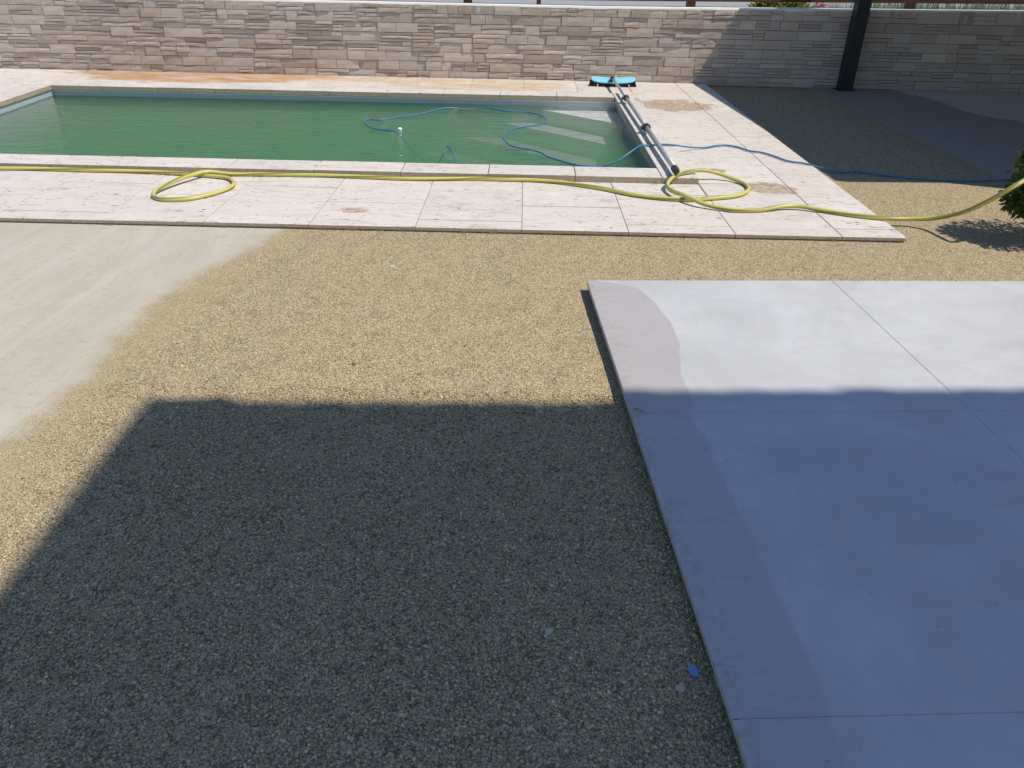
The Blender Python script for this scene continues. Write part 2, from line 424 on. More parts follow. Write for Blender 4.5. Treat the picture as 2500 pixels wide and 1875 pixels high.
M['brushblue'] = plain('light_blue_plastic', (0.22, 0.60, 0.74), 0.4, 0.45, var=0.08, sc=12)
M['bristle'] = plain('black_bristle', (0.012, 0.014, 0.02), 0.7, 0.2)
M['white'] = plain('white_plastic', (0.8, 0.8, 0.78), 0.5)
M['steel'] = plain('anthracite_steel', (0.022, 0.024, 0.027), 0.5, 0.4, var=0.15, sc=6)
M['wood'] = plain('brown_stained_wood', (0.095, 0.045, 0.03), 0.65, 0.3, var=0.3, sc=18)
M['render'] = plain('white_house_render', (0.66, 0.63, 0.58), 0.9, 0.15, var=0.06, sc=8, bump=0.3)
M['roof'] = plain('terracotta_roof_tile', (0.42, 0.19, 0.11), 0.85, 0.2, var=0.25, sc=5)
M['glass'] = plain('dark_window_glass', (0.04, 0.05, 0.055), 0.08, 0.6)
M['road'] = plain('pale_tarmac', (0.30, 0.30, 0.305), 0.9, 0.2, var=0.1, sc=4)

def leaf_material(name, a, b, trans=0.35):
    t = NT(name)
    at = t.n('ShaderNodeAttribute', {'attribute_name': 'tint'})
    f = t.xyz(at.outputs['Vector'])[0]
    c = t.mix(f, (*a, 1), (*b, 1))
    p = t.n('ShaderNodeBsdfPrincipled', Roughness=0.5); t.set(p.inputs['Base Color'], c); p.inputs['Specular IOR Level'].default_value = 0.35
    tl = t.n('ShaderNodeBsdfTranslucent'); t.set(tl.inputs[0], c)
    mx = t.n('ShaderNodeMixShader'); mx.inputs[0].default_value = trans
    t.t.links.new(p.outputs[0], mx.inputs[1]); t.t.links.new(tl.outputs[0], mx.inputs[2]); t.t.links.new(mx.outputs[0], t.out.inputs['Surface'])
    return t.m
M['leaf'] = leaf_material('bush_leaf', (0.045, 0.075, 0.018), (0.16, 0.22, 0.03))
M['leaf_y'] = leaf_material('yellow_leaf', (0.12, 0.17, 0.02), (0.40, 0.40, 0.06))
M['grass'] = leaf_material('grass_blade', (0.05, 0.12, 0.03), (0.20, 0.30, 0.10))
M['palm'] = leaf_material('spiky_leaf', (0.03, 0.05, 0.03), (0.09, 0.12, 0.06))
M['petal'] = leaf_material('red_petal', (0.5, 0.05, 0.05), (0.7, 0.12, 0.12))
M['bark'] = plain('bark', (0.11, 0.08, 0.055), 0.9, 0.1, var=0.3)

def tint_attr(me, cols_per_vert):
    a = me.color_attributes.new('tint', 'FLOAT_COLOR', 'POINT')
    arr = np.ones((len(me.vertices), 4), dtype=np.float32); arr[:, :3] = cols_per_vert
    a.data.foreach_set('color', arr.ravel())

# ------------------------------------------------------------------ pool geometry numbers
PX1, PXL_F, PXL_N = 0.987, -5.05, -4.86     # inner coping edge: right, left far, left near
PY0, PY1 = 5.655, 8.70                       # inner coping edge: near, far
COW = 0.255                                  # coping width
DZ, CZ = 0.030, 0.075                        # deck top, coping top
WZ = -0.036                                  # water level
OV = 0.032                                   # coping overhang
DK_X1, DK_Y0, DK_Y1, DK_X0 = 2.24, 4.325, 10.12, -9.2
def left_x(y, off=0.0):
    return PXL_N + (PXL_F-PXL_N)*(y-PY0)/(PY1-PY0) + off

# ------------------------------------------------------------------ ground (one sheet, a hole for the pool)
hx0, hx1, hy0, hy1 = -5.2, 1.13, 5.5, 8.85
fx = list(np.arange(-3.6, 4.41, 0.05)); fy = list(np.arange(0.4, 4.31, 0.05))
xs = sorted(set([-160, -60, -20, -9, hx0] + [round(v, 3) for v in fx] + [hx1, 6, 10, 25, 60, 160]))
ys = sorted(set([-120, -40, -10, -3] + [round(v, 3) for v in fy] + [4.9, hy0, 7, hy1, 10, 13, 20, 40, 90, 300]))
gv, gf = [], []
def gz(x, y):
    if -3.5 < x < 4.3 and 0.5 < y < 4.28:
        e = min(1, (x+3.5)/0.4, (4.3-x)/0.4, (y-0.5)/0.3, max(0.15, (4.28-y)/0.25))
        return e*(0.011*mnoise.noise((x*1.7, y*1.7, 3.0)) + 0.005*mnoise.noise((x*6.0, y*6.0, 8.0)))
    return 0.0
idx = {}
for j, y in enumerate(ys):
    for i, x in enumerate(xs):
        idx[i, j] = len(gv); gv.append((x, y, gz(x, y)))
for j in range(len(ys)-1):
    for i in range(len(xs)-1):
        if xs[i] >= hx0-1e-6 and xs[i+1] <= hx1+1e-6 and ys[j] >= hy0-1e-6 and ys[j+1] <= hy1+1e-6: continue
        gf.append((idx[i, j], idx[i+1, j], idx[i+1, j+1], idx[i, j+1]))
me = bpy.data.meshes.new('ground'); me.from_pydata(gv, [], gf)
me.polygons.foreach_set('use_smooth', [True]*len(me.polygons)); me.update()
ground = tag(link('ground', me, M['ground']), 'sandy crushed stone ground, pale and dusty on the left', 'ground', kind='structure')

# road beyond the wall
b = MB(); b.box(-120, 120, 15.0, 60.0, -0.02, 0.012)
tag(b.build('road', M['road']), 'pale grey road behind the stone wall and fence', 'road', kind='structure')

# concrete floor under the carport
b = MB()
edge_pts = []
for k in range(41):
    y = 5.80 + (10.12-5.80)*k/40
    edge_pts.append((3.60 - 0.018*(y-5.8) + 0.035*mnoise.noise((y*2.3, 1.0, 0)) + 0.015*mnoise.noise((y*9, 4.0, 0)), y))
front = [(9.0 - (9.0-3.62)*k/30, 5.80 + 0.02*mnoise.noise((k*0.7, 9.0, 0))) for k in range(30)]
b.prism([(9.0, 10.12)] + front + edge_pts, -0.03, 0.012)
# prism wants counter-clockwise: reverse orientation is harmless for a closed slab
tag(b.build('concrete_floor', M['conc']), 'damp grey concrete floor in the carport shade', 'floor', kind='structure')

# ------------------------------------------------------------------ pool: basin, steps, coping, water
WX1, WY0, WY1 = PX1+OV, PY0-OV, PY1+OV
wl = lambda y: left_x(y, -0.013)
pool = tag(empty('swimming_pool', (0, 0, 0)), 'rectangular swimming pool with grey liner and pale stone coping', 'swimming pool')
b = MB(); zt, zb = 0.028, -1.35
c4 = [(wl(WY0), WY0), (WX1, WY0), (WX1, WY1), (wl(WY1), WY1)]
b.add([(x, y, zt) for x, y in c4] + [(x, y, zb) for x, y in c4],
      [(4, 5, 6, 7), (0, 4, 7, 3), (1, 2, 6, 5), (0, 1, 5, 4), (3, 7, 6, 2)])
# outer shell so the basin has thickness
t_ = 0.05
o4 = [(x + (t_ if x > 0 else -t_), y + (t_ if y > 7 else -t_)) for x, y in c4]
b.add([(x, y, zt) for x, y in o4] + [(x, y, zb-t_) for x, y in o4] + [(x, y, zt) for x, y in c4],
      [(7, 6, 5, 4), (0, 3, 7, 4), (1, 5, 6, 2), (0, 4, 5, 1), (3, 2, 6, 7), (0, 1, 9, 8), (1, 2, 10, 9), (2, 3, 11, 10), (3, 0, 8, 11)])
b.build('basin_liner', M['liner'], pool)
for leg, z in ((0.80, -0.075), (1.22, -0.22), (1.66, -0.38), (2.10, -0.56)):
    b = MB(); e = 0.004
    b.prism([(WX1-e, WY1-e), (WX1-leg, WY1-e), (WX1-e, WY1-leg*0.93)], z-0.16 if z > -0.5 else -1.34, z)
    b.build('corner_step', M['step'], pool)
# liner rail under the coping
b = MB()
b.box(wl(WY1)+0.006, WX1-0.006, WY1-0.006, WY1-0.001, 0.010, 0.018)
b.build('liner_rail', M['white'], pool)

M['raw_shaded'] = plain('raw_sawn_edge_shaded', (0.40, 0.325, 0.24), 0.95, 0.15, var=0.45, sc=40, bump=0.6)  # brownish sawn stone, darkened further to carry the shade on upright faces
def raw_shaded_edges(me):
    me.materials.append(M['trav']); me.materials.append(M['raw_shaded'])
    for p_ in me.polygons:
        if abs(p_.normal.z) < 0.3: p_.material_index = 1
def coping_stone(x0, x1, y0, y1, shear=0.0):
    bb = MB(); bb.slab(x0, x1, y0, y1, DZ-0.002, CZ + random.uniform(-0.0012, 0.0012), 0.004)
    if shear:
        bb.v = [(vx + left_x(vy) - left_x(y0), vy, vz) for vx, vy, vz in bb.v]
    me = bb.mesh('coping_stone'); raw_shaded_edges(me)
    return link('coping_stone', me, None, pool)
G = 0.0025
def cuts(a, bnd, anchor, L):
    k0 = math.floor((a-anchor)/L); r = [a]
    k = k0+1
    while anchor+k*L < bnd-0.05:
        if anchor+k*L > a+0.05: r.append(anchor+k*L)
        k += 1
    return r+[bnd]
cs = cuts(left_x(PY0)-COW, PX1, 0.384, 0.61)
for a, c in zip(cs, cs[1:]): coping_stone(a+G, c-G, PY0-COW+random.uniform(-.002, .002), PY0)
cs = cuts(left_x(PY1)-COW, PX1, -0.24, 0.61)
for a, c in zip(cs, cs[1:]): coping_stone(a+G, c-G, PY1, PY1+COW+random.uniform(-.002, .002))
cs = cuts(PY0-COW, PY1+COW, 5.99, 0.61)
for a, c in zip(cs, cs[1:]): coping_stone(PX1+G, PX1+COW+random.uniform(-.002, .002), a+G, c-G)
cs = cuts(PY0, PY1, 6.1, 0.61)
for a, c in zip(cs, cs[1:]):
    coping_stone(left_x(a)-COW, left_x(a), a+G, c-G, shear=1.0)
# mortar bed under the coping
b = MB()
ri = 0.035
def ring(off): return [(left_x(PY0)-off, PY0-off), (PX1+off, PY0-off), (PX1+off, PY1+off), (left_x(PY1)-off, PY1+off)]
A_, B_ = ring(OV+0.001), ring(COW-0.006)
b.add([(x, y, 0.0) for x, y in A_] + [(x, y, 0.0) for x, y in B_] + [(x, y, CZ-0.012) for x, y in A_] + [(x, y, CZ-0.012) for x, y in B_],
      [(8+i, 8+(i+1) % 4, 12+(i+1) % 4, 12+i) for i in range(4)] + [(4+i, 4+(i+1) % 4, 12+(i+1) % 4, 12+i) for i in range(4)] + [(i, 8+i, 8+(i+1) % 4, (i+1) % 4) for i in range(4)])
b.build('coping_bed', M['mortar'], pool)

# water: closed body, rippled top
nx, ny = 150, 84
e = 0.012
wv, wf = [], []
for j in range(ny+1):
    y = (WY0-e) + (WY1-WY0+2*e)*j/ny
    for i in range(nx+1):
        xa, xb = wl(y)-e, WX1+e
        x = xa + (xb-xa)*i/nx
        z = WZ + 0.0022*mnoise.noise((x*2.2, y*4.0, 0)) + 0.0012*mnoise.noise((x*6.5, y*11.0, 5))
        wv.append((x, y, z))
for j in range(ny):
    for i in range(nx):
        q = j*(nx+1)+i; wf.append((q, q+1, q+nx+2, q+nx+1))
k = len(wv)
bnd = [i for i in range(nx+1)] + [j*(nx+1)+nx for j in range(1, ny+1)] + [ny*(nx+1)+i for i in range(nx-1, -1, -1)] + [j*(nx+1) for j in range(ny-1, 0, -1)]
for q in bnd: wv.append((wv[q][0], wv[q][1], -1.36))
nb = len(bnd)
for i in range(nb): wf.append((bnd[i], k+i, k+(i+1) % nb, bnd[(i+1) % nb]))
wf.append(tuple(k+i for i in range(nb-1, -1, -1)))
me = bpy.data.meshes.new('pool_water'); me.from_pydata(wv, [], wf)
sm = [True]*(nx*ny) + [False]*(len(wf)-nx*ny); me.polygons.foreach_set('use_smooth', sm); me.update()
tag(link('pool_water', me, M['water']), 'murky green water filling the swimming pool', 'water', kind='structure')

# ------------------------------------------------------------------ travertine deck, tile by tile
deck = tag(empty('pool_deck', (0, 0, 0)), 'cream travertine deck laid around the pool', 'deck', kind='structure')
b = MB()
cx0f, cx0n, cx1, cy0, cy1 = left_x(PY1)-COW, left_x(PY0)-COW, PX1+COW, PY0-COW, PY1+COW
for (x0, x1, y0, y1) in ((DK_X0, DK_X1, DK_Y0, cy0), (cx1, DK_X1, cy0, cy1), (DK_X0, DK_X1, cy1, DK_Y1), (DK_X0, cx0f, cy0, cy1)):
    i0 = 0.012
    b.box(x0+(i0 if x0 == DK_X0 else 0), x1-(i0 if x1 == DK_X1 else 0), y0+(i0 if y0 == DK_Y0 else 0), y1, -0.05, DZ-0.004)
b.build('mortar_bed', M['mortar'], deck)
edge_b = MB()
for k in range(260):
    xa = -4.4 + 6.62*k/260; xb = xa + 6.62/260 - 0.0002
    yo = 0.011 - 0.020*max(0.0, mnoise.noise((k*0.31, 7.0, 0))) - 0.008*abs(mnoise.noise((k*1.3, 2.0, 0)))
    edge_b.box(xa, xb, DK_Y0+yo, DK_Y0+0.05, -0.04, 0.0085 - 0.006*abs(mnoise.noise((k*0.7, 1.0, 4.0))))
edge_b.build('mortar_edge', M['bedding'], deck)
tile_cache = {}
def tile(x0, x1, y0, y1):
    w, d = x1-x0, y1-y0
    if w < 0.03 or d < 0.03: return
    key = (round(w, 3), round(d, 3))
    if key not in tile_cache:
        bb = MB(); bb.slab(-w/2, w/2, -d/2, d/2, -0.020, 0, 0.0022)
        tile_cache[key] = bb.mesh('travertine_tile'); raw_shaded_edges(tile_cache[key])
    o = link('travertine_tile', tile_cache[key], M['trav'], deck, ((x0+x1)/2, (y0+y1)/2, DZ + random.uniform(-0.0006, 0.0010)))
    o.rotation_euler = (random.uniform(-.0012, .0012), random.uniform(-.0012, .0012), random.uniform(-.0015, .0015))
colx = [0.015 + 0.6175*k for k in range(-15, 4)] + [DK_X1]
for ci in range(len(colx)-1):
    x0, x1 = colx[ci], colx[ci+1]
    if ci == len(colx)-3: x1 = x1
    anchor = 4.475 if (ci % 2 == 0) else 4.80
    rows = cuts(DK_Y0, DK_Y1, anchor, 0.643)
    for y0, y1 in zip(rows, rows[1:]):
        xa, xb, ya, yb = x0+G*0.8, x1-G*0.8, y0+G*1.9, y1-G*1.9
        mid = (y0+y1)/2
        if xa >= cx1-0.02:
            tile(max(xa, cx1+0.003), xb, ya, yb); continue
        if xb <= cx0f+0.02 or (xa < cx0f and xb <= cx0f+0.3 and False):
            tile(xa, xb, ya, yb); continue
        # column crosses the pool: keep what lies before, behind or left of the coping
        if ya < cy0: tile(xa, min(xb, cx1-0.003) if yb > cy0 else xb, ya, min(yb, cy0-0.003))
        if yb > cy1: tile(xa, xb, max(ya, cy1+0.003), yb)
        if xa < cx0f:
            ya2, yb2 = max(ya, cy0), min(yb, cy1)
            if yb2-ya2 > 0.03: tile(xa, cx0f-0.003, ya2+0.002, yb2-0.002)

# ------------------------------------------------------------------ patio of large grey pavers
PA = 0.05613
patio = tag(empty('patio', (0.333, 3.503, 0), PA), 'raised patio of large smooth grey pavers in front of the house', 'patio', kind='structure')
PZ = 0.055
pc = [0.0] + [1.208*k for k in range(1, 7)]
pr = [0.0] + [-1.2195*k for k in range(1, 4)]
ragged = MB()
n = 90
for k in range(n):
    y0, y1 = -3.5*k/n, -3.5*(k+1)/n
    xo = 0.010 + 0.010*mnoise.noise((k*0.55, 2.0, 0))
    ragged.box(xo, 7.2, y1, y0-0.0002, -0.04, PZ-0.0205 - 0.002*abs(mnoise.noise((k*0.9, 5, 0))))
ragged.build('mortar_edge', M['bedding'], patio)
b = MB(); b.box(0.012, 7.2, -3.64, -0.015, PZ-0.0198, PZ-0.0030)
b.build('mortar_bed', M['cap'], patio)
for i in range(6):
    for j in range(3):
        w, d = pc[i+1]-pc[i], pr[j]-pr[j+1]
        bb = MB(); g = 0.0013
        # each paver keeps patio coordinates so that the damp outline runs on across joints
        bb.slab(pc[i]+(g if i else 0), pc[i+1]-g, pr[j+1]+g, pr[j]-(g if j else 0), PZ-0.020, PZ + random.uniform(-.0005, .0005), 0.0016)
        bb.build('patio_paver', M['patio'], patio)

# ------------------------------------------------------------------ stone wall
WALL_Y, WALL_X0, WALL_X1 = 10.14, -9.2, 9.0
wtop = lambda x: 0.852 + max(0, x-1.0)*0.010
wall = tag(empty('stone_wall', (0, WALL_Y, 0)), 'long low wall clad in grey and taupe split stone strips behind the pool', 'wall')
b = MB(); b.box(WALL_X0, WALL_X1, 0.014, 0.20, -0.3, 0.80)
b.build('wall_core', M['bedding'], wall)
b = MB()
nseg = 120
capv = []
for k in range(nseg+1):
    x = WALL_X0 + (WALL_X1-WALL_X0)*k/nseg
    zt_ = wtop(x) + 0.004*mnoise.noise((x*3, 1, 1)) + 0.002*mnoise.noise((x*17, 1, 1))
    yf = -0.006 + 0.006*mnoise.noise((x*7, 3, 1))
    capv += [(x, yf, zt_-0.018), (x, yf+0.006, zt_), (x, 0.23, zt_+0.004), (x, 0.23, zt_-0.06), (x, 0.02, zt_-0.06)]
capf = [(5*k+i, 5*k+5+i, 5*k+5+(i+1) % 5, 5*k+(i+1) % 5) for k in range(nseg) for i in range(5)]
b.add(capv, capf); b.add([capv[i] for i in range(5)], [(0, 1, 2, 3, 4)]); b.add([capv[5*nseg+i] for i in range(5)], [(4, 3, 2, 1, 0)])
b.build('wall_cap', M['cap'], wall)

PALX = 0.97
PAL = [(0.50, 0.465, 0.435), (0.46, 0.40, 0.355), (0.53, 0.48, 0.435), (0.42, 0.365, 0.33), (0.50, 0.475, 0.46), (0.49, 0.425, 0.375), (0.56, 0.515, 0.475), (0.40, 0.355, 0.32)]
def stone_geo(x0, x1, z0, z1, depth):
    """split-face strip: uneven front grid with chipped edges"""
    w, h = x1-x0, z1-z0
    nxs = max(2, min(5, int(w/0.07)))
    g = 0.0021
    sx = random.uniform(0, 100)
    vs, fs = [], []
    tilt = random.uniform(-0.0035, 0.0035); tz = random.uniform(-0.002, 0.002)
    zs = [0.0, 0.5, 1.0]
    for j, tz_ in enumerate(zs):
        for i in range(nxs+1):
            u = i/nxs
            x = x0+g + (w-2*g)*u; z = z0+g + (h-2*g)*tz_
            edge = (i in (0, nxs)) or (j in (0, 2))
            y = -depth + tilt*(u-0.5)*2 + tz*(tz_-0.5)*2 + 0.004*mnoise.noise((x*14+sx, z*22, 0))
            if edge: y += 0.0015 + 0.002*random.random()
            if 0 < i < nxs and j in (0, 2): z += (0.0022*random.random())*(1 if j == 0 else -1)
            vs.append((x, min(y, 0.016), z))
    n1 = nxs+1
    for j in range(2):
        for i in range(nxs):
            q = j*n1+i; fs.append((q, q+1, q+n1+1, q+n1))
    k = len(vs)
    ring_ = [i for i in range(n1)] + [n1+nxs] + [2*n1+i for i in range(nxs, -1, -1)] + [n1]
    for q in ring_: vs.append((vs[q][0], 0.02, vs[q][2]))
    m_ = len(ring_)
    for i in range(m_): fs.append((ring_[(i+1) % m_], ring_[i], k+i, k+(i+1) % m_))
    return vs, fs

def in_view_area(x0, x1, z0, z1):
    c = Vector(((x0+x1)/2, WALL_Y, (z0+z1)/2)) - CAM
    d = c.dot(FW); u = 0.755*c.dot(RT)/d; v = 0.755*c.dot(UP)/d
    if abs(u) > 0.49 or v > 0.366: return 0.0
    return (x1-x0)*(z1-z0)/(d*d)
stones = []
NC = 8
ch = 0.1055
z_base = 0.004
for c in range(NC):
    z0 = z_base + c*ch; z1 = z0+ch
    x = WALL_X0 + random.uniform(0, 0.2)
    last = c == NC-1
    while x < WALL_X1-0.05:
        w = random.choice([0.14, 0.18, 0.22, 0.26, 0.30, 0.36, 0.42])*random.uniform(0.85, 1.15)
        x2 = min(x+w, WALL_X1)
        zt2 = z1
        kind = random.random()
        if last: zt2 = min(z1, wtop(x)-0.012) if wtop(x) < z1+0.02 else wtop(x)-0.012
        if kind < 0.50:
            stones.append((x, x2, z0, zt2))
        elif kind < 0.86:
            s = z0 + (zt2-z0)*random.uniform(0.38, 0.62)
            xm = x + (x2-x)*random.uniform(0.3, 0.7)
            if w > 0.28 and random.random() < 0.55:
                stones += [(x, xm, z0, s), (xm, x2, z0, s), (x, x2, s, zt2)] if random.random() < 0.5 else [(x, x2, z0, s), (x, xm, s, zt2), (xm, x2, s, zt2)]
            else:
                stones += [(x, x2, z0, s), (x, x2, s, zt2)]
        else:
            s1 = z0+(zt2-z0)*0.34; s2 = z0+(zt2-z0)*0.67
            stones += [(x, x2, z0, s1), (x, x2, s1, s2), (x, x2, s2, zt2)]
        x = x2
order = sorted(stones, key=lambda s: -in_view_area(*s))
restv, restf, restc = [], [], []
for i, s in enumerate(order):
    base = random.choice(PAL); f = PALX*random.uniform(0.86, 1.14)
    col = tuple(v*f*w_ for v, w_ in zip(base, (1.14, 1.05, 0.95)))
    vs, fs = stone_geo(*s, random.choice([0.003, 0.006, 0.008, 0.011, 0.014, 0.018]))
    if i < 300:
        me = bpy.data.meshes.new('stone'); me.from_pydata(vs, [], fs); me.update()
        tint_attr(me, np.tile(col, (len(vs), 1)))
        link('stone', me, M['stone'], wall)
    else:
        k = len(restv); restv += vs; restf += [tuple(q+k for q in f_) for f_ in fs]; restc += [col]*len(vs)
me = bpy.data.meshes.new('small_stones'); me.from_pydata(restv, [], restf); me.update()
tint_attr(me, np.array(restc))
tag(link('small_stones', me, M['stone'], wall), kind='stuff')

# ------------------------------------------------------------------ fence on the wall
fence = tag(empty('wooden_fence', (0, 10.27, 0.85)), 'dark brown wooden fence standing on top of the stone wall', 'fence')
for bi in range(4):
    z = 0.062 + bi*0.20
    vs = MB()
    xa, xb = -9.0, 8.9
    ns = 24
    ring_v = []
    for k in range(ns+1):
        x = xa+(xb-xa)*k/ns
        rise = max(0, x-1.0)*0.0115
        for (y, dz) in ((-0.015, 0), (0.013, 0), (0.013, 0.15), (-0.015, 0.15)): ring_v.append((x, y, z+dz+rise))
    vs.add(ring_v, [(4*k+i, 4*k+4+i, 4*k+4+(i+1) % 4, 4*k+(i+1) % 4) for k in range(ns) for i in range(4)] + [(0, 1, 2, 3), (4*ns+3, 4*ns+2, 4*ns+1, 4*ns)])
    vs.build('fence_board', M['wood'], fence)
for x, w in ((-8.3, .1), (-5.8, .1), (-3.2, .1), (-0.68, .1), (0.17, .05), (1.99, .1), (4.60, .1), (7.2, .1)):
    b = MB(); z0 = wtop(x)-0.85+0.002
    b.slab(x-w/2, x+w/2, 0.0145, 0.0145+w*0.9, z0, 0.95, 0.004)
    b.build('fence_post', M['wood'], fence)

# ------------------------------------------------------------------ carport
CP_Z = 2.30
cp = tag(empty('carport', (0, 0, 0)), 'black steel carport with a flat roof on slim posts at the right', 'carport')
def rx(y): return 3.65 - 0.0552*(y-5.25)        # left eave, turned with the house
b = MB(); y0, y1 = 5.24, 9.90
b.prism([(rx(y0), y0), (rx(y0)+11.0, y0+0.58), (rx(y1)+11.0, y1+0.05), (rx(y1), y1)], CP_Z, CP_Z+0.14)  # unseen right-hand stretch added to deepen the shade underneath
b.build('roof_panel', M['steel'], cp)
for (px, py) in ((3.90, 9.985), (4.02, 5.50), (8.6, 5.8), (13.6, 6.05)):
    pb = MB(); h = 0.073
    pb.slab(px-h, px+h, py-h, py+h, 0.012, CP_Z+0.10 if py > 9.9 else CP_Z-0.002, 0.004)
    pb.build('post', M['steel'], cp)
    fb = MB(); fb.slab(px-h-0.03, px+h+0.03, py-h-0.03, min(py+h+0.03, 10.10), 0.0125, 0.020, 0.002)
    fb.build('base_plate', M['steel'], cp)
b = MB(); b.box(3.5, 13.8, 9.75, 9.898, CP_Z-0.118, CP_Z-0.001); b.build('rear_beam', M['steel'], cp)

# ------------------------------------------------------------------ house behind the camera (its roof shades the foreground)
house = tag(empty('house', (2.635, 0.97, 0), PA), 'white rendered house with tiled eaves behind the camera', 'house')
HE = 7.1
b = MB(); b.box(0.45, 10.0, -8.0, -0.65, -0.02, HE+0.02); b.build('wall', M['render'], house)
roof_b = MB()
roof_b.add([(0, 0, HE), (10.5, 0, HE), (10.5, -9, HE+0.5), (0, -9, HE+0.5), (0, 0, HE+0.12), (10.5, 0, HE+0.12), (10.5, -9, HE+0.62), (0, -9, HE+0.62)],
           [(3, 2, 1, 0), (4, 5, 6, 7), (0, 1, 5, 4), (1, 2, 6, 5), (2, 3, 7, 6), (3, 0, 4, 7)])
roof = roof_b.build('roof', M['roof'], house)
tb = MB()
nn = 8
for s_ in (0, 1):
    for k in range(nn+1):
        th = math.pi*k/nn
        tb.v.append((0.10*math.cos(th), 0.012 if s_ == 0 else -0.40, 0.035*math.sin(th)+(0 if s_ == 0 else 0.024)))
tb.f = [(k, k+1, nn+2+k, nn+1+k) for k in range(nn)]
tm = tb.mesh('eave_tile', True)
for k in range(46):
    o = link('eave_tile', tm, M['roof'], roof, (0.42+k*0.216, random.uniform(-.010, .012), HE+0.10))
b = MB(); b.box(0.004, 0.29, -0.06, 0.055, HE+0.004, HE+0.116); b.build('verge_block', M['roof'], roof)
for k in range(3):
    b = MB(); x = 2.2+2.6*k; b.box(x, x+1.3, -0.648, -0.62, 0.07 if k == 1 else 0.95, 2.2)
    wdw = b.build('door' if k == 1 else 'window', M['glass'], house)
    b = MB()
    zlo = 0.07 if k == 1 else 0.95
    for (xa, xb, za, zb_) in ((x-0.06, x, zlo, 2.26), (x+1.3, x+1.36, zlo, 2.26), (x, x+1.3, 2.2, 2.26)): b.box(xa, xb, -0.648, -0.60, za, zb_)
    b.build('frame', M['white'], wdw)

# ------------------------------------------------------------------ yellow garden hose
HR = 0.0135
y1p = [(-4.6,5.34),(-4.2,5.33),(-3.798,5.350),(-3.635,5.362),(-3.414,5.372),(-3.050,5.365),(-2.647,5.362),(-2.333,5.330),(-2.167,5.295),(-2.015,5.254),(-1.936,5.175),(-1.895,5.036),(-1.943,4.886),(-2.051,4.747),(-2.172,4.710),(-2.255,4.731),(-2.314,4.799),(-2.322,4.893),(-2.278,5.054),(-2.219,5.193),(-2.149,5.307),(-1.986,5.344),(-1.760,5.358),(-1.500,5.365),(-1.342,5.364),(-1.045,5.348),(-0.755,5.330),(-0.469,5.350),(-0.298,5.368),(-0.123,5.365),(0.109,5.361),(0.337,5.300),(0.555,5.188),(0.762,5.047),(0.970,4.978),(1.145,4.973),(1.208,4.997),(1.385,5.059),(1.494,5.145),(1.559,5.271),(1.557,5.402)]
yz = []
for i, (x, y) in enumerate(y1p):
    z = DZ+HR+0.001
    if 17 <= i <= 20: z += 0.012 if i in (17,) else 0.027 if i in (19,) else 0.022   # crosses over itself
    yz.append((x, y, z))
yz += [(1.488,5.50,0.055), (1.400,5.535,0.078), (1.310,5.52,0.098), (1.226,5.505,0.1), (1.135,5.455,0.096), (1.055,5.365,0.085), (1.002,5.262,0.072), (0.992,5.178,0.062), (1.012,5.085,0.062), (1.052,4.975,0.0735), (1.110,4.885,0.068), (1.160,4.838,0.058), (1.225,4.803,0.050), (1.282,4.780,0.046)]
yz += [(x, y, DZ+HR+0.001) for x, y in ((1.346,4.757),(1.494,4.769))] + [(1.659,4.834,0.052),(1.778,4.843,0.053),(1.898,4.791,0.047),(2.073,4.702,0.046),(2.257,4.649,0.047)]
yz += [(2.402,4.634,0.052),(2.50,4.575,0.078),(2.576,4.436,0.16),(2.640,4.345,0.25),(2.69,4.31,0.31),(2.74,4.305,0.352),(2.82,4.34,0.385),(2.94,4.40,0.40),(3.08,4.46,0.36),(3.2,4.52,0.25)]
me = hose_mesh('yellow_hose', yz, HR, 14, 0.02)
tag(link('yellow_hose', me, M['yhose']), 'yellow garden hose looped along the travertine deck up to the bush', 'hose')

# ------------------------------------------------------------------ blue hose
bw = [(0.639,6.122),(0.499,6.117),(0.421,6.163),(0.319,6.275),(0.227,6.392),(0.160,6.545),(0.079,6.643),(-0.015,6.695),(-0.078,6.767),(-0.123,6.890),(-0.151,7.027),(-0.155,7.201),(-0.083,7.474),(0.104,7.648),(0.220,7.780),(0.248,7.948),(0.203,8.158),(0.058,8.332),(-0.150,8.365),(-0.365,8.540),(-0.476,8.600),(-0.574,8.542),(-0.746,8.480),(-0.893,8.368),(-1.016,8.112),(-1.167,7.976),(-1.351,7.786),(-1.500,7.767),(-1.500,7.627),(-1.418,7.441),(-1.339,7.337),(-1.230,7.312),(-1.147,7.284),(-1.069,7.156),(-0.976,7.009),(-0.831,6.786),(-0.72,6.64),(-0.651,6.60),(-0.628,6.680),(-0.577,6.563),(-0.535,6.420),(-0.48,6.25)]
SINK = {20: -0.02, 21: -0.02, 32: -0.008, 33: -0.04, 34: -0.09, 35: -0.15, 36: -0.15, 37: -0.04, 38: 0.004, 39: 0.0, 40: -0.05, 41: -0.22}
def bz(i): return WZ + SINK.get(i, 0.002)      # some stretches of the hose sink below the surface
BR = 0.0068
bp = [(x, y, bz(i)) for i, (x, y) in enumerate(bw)][::-1]
bp += [(0.74,6.125,0.0),(0.86,6.20,0.062),(0.945,6.285,0.094),(1.02,6.345,0.0845),(1.123,6.395,0.0842),(1.235,6.385,0.0835),(1.321,6.394,0.072),(1.394,6.455,0.054),(1.477,6.496,0.044)]
bp += [(x, y, DZ+BR+0.004) for x, y in ((1.526,6.525),(1.625,6.600),(1.705,6.622),(1.788,6.570),(1.858,6.436),(1.944,6.386),(2.010,6.266),(2.077,6.110),(2.179,6.050))]
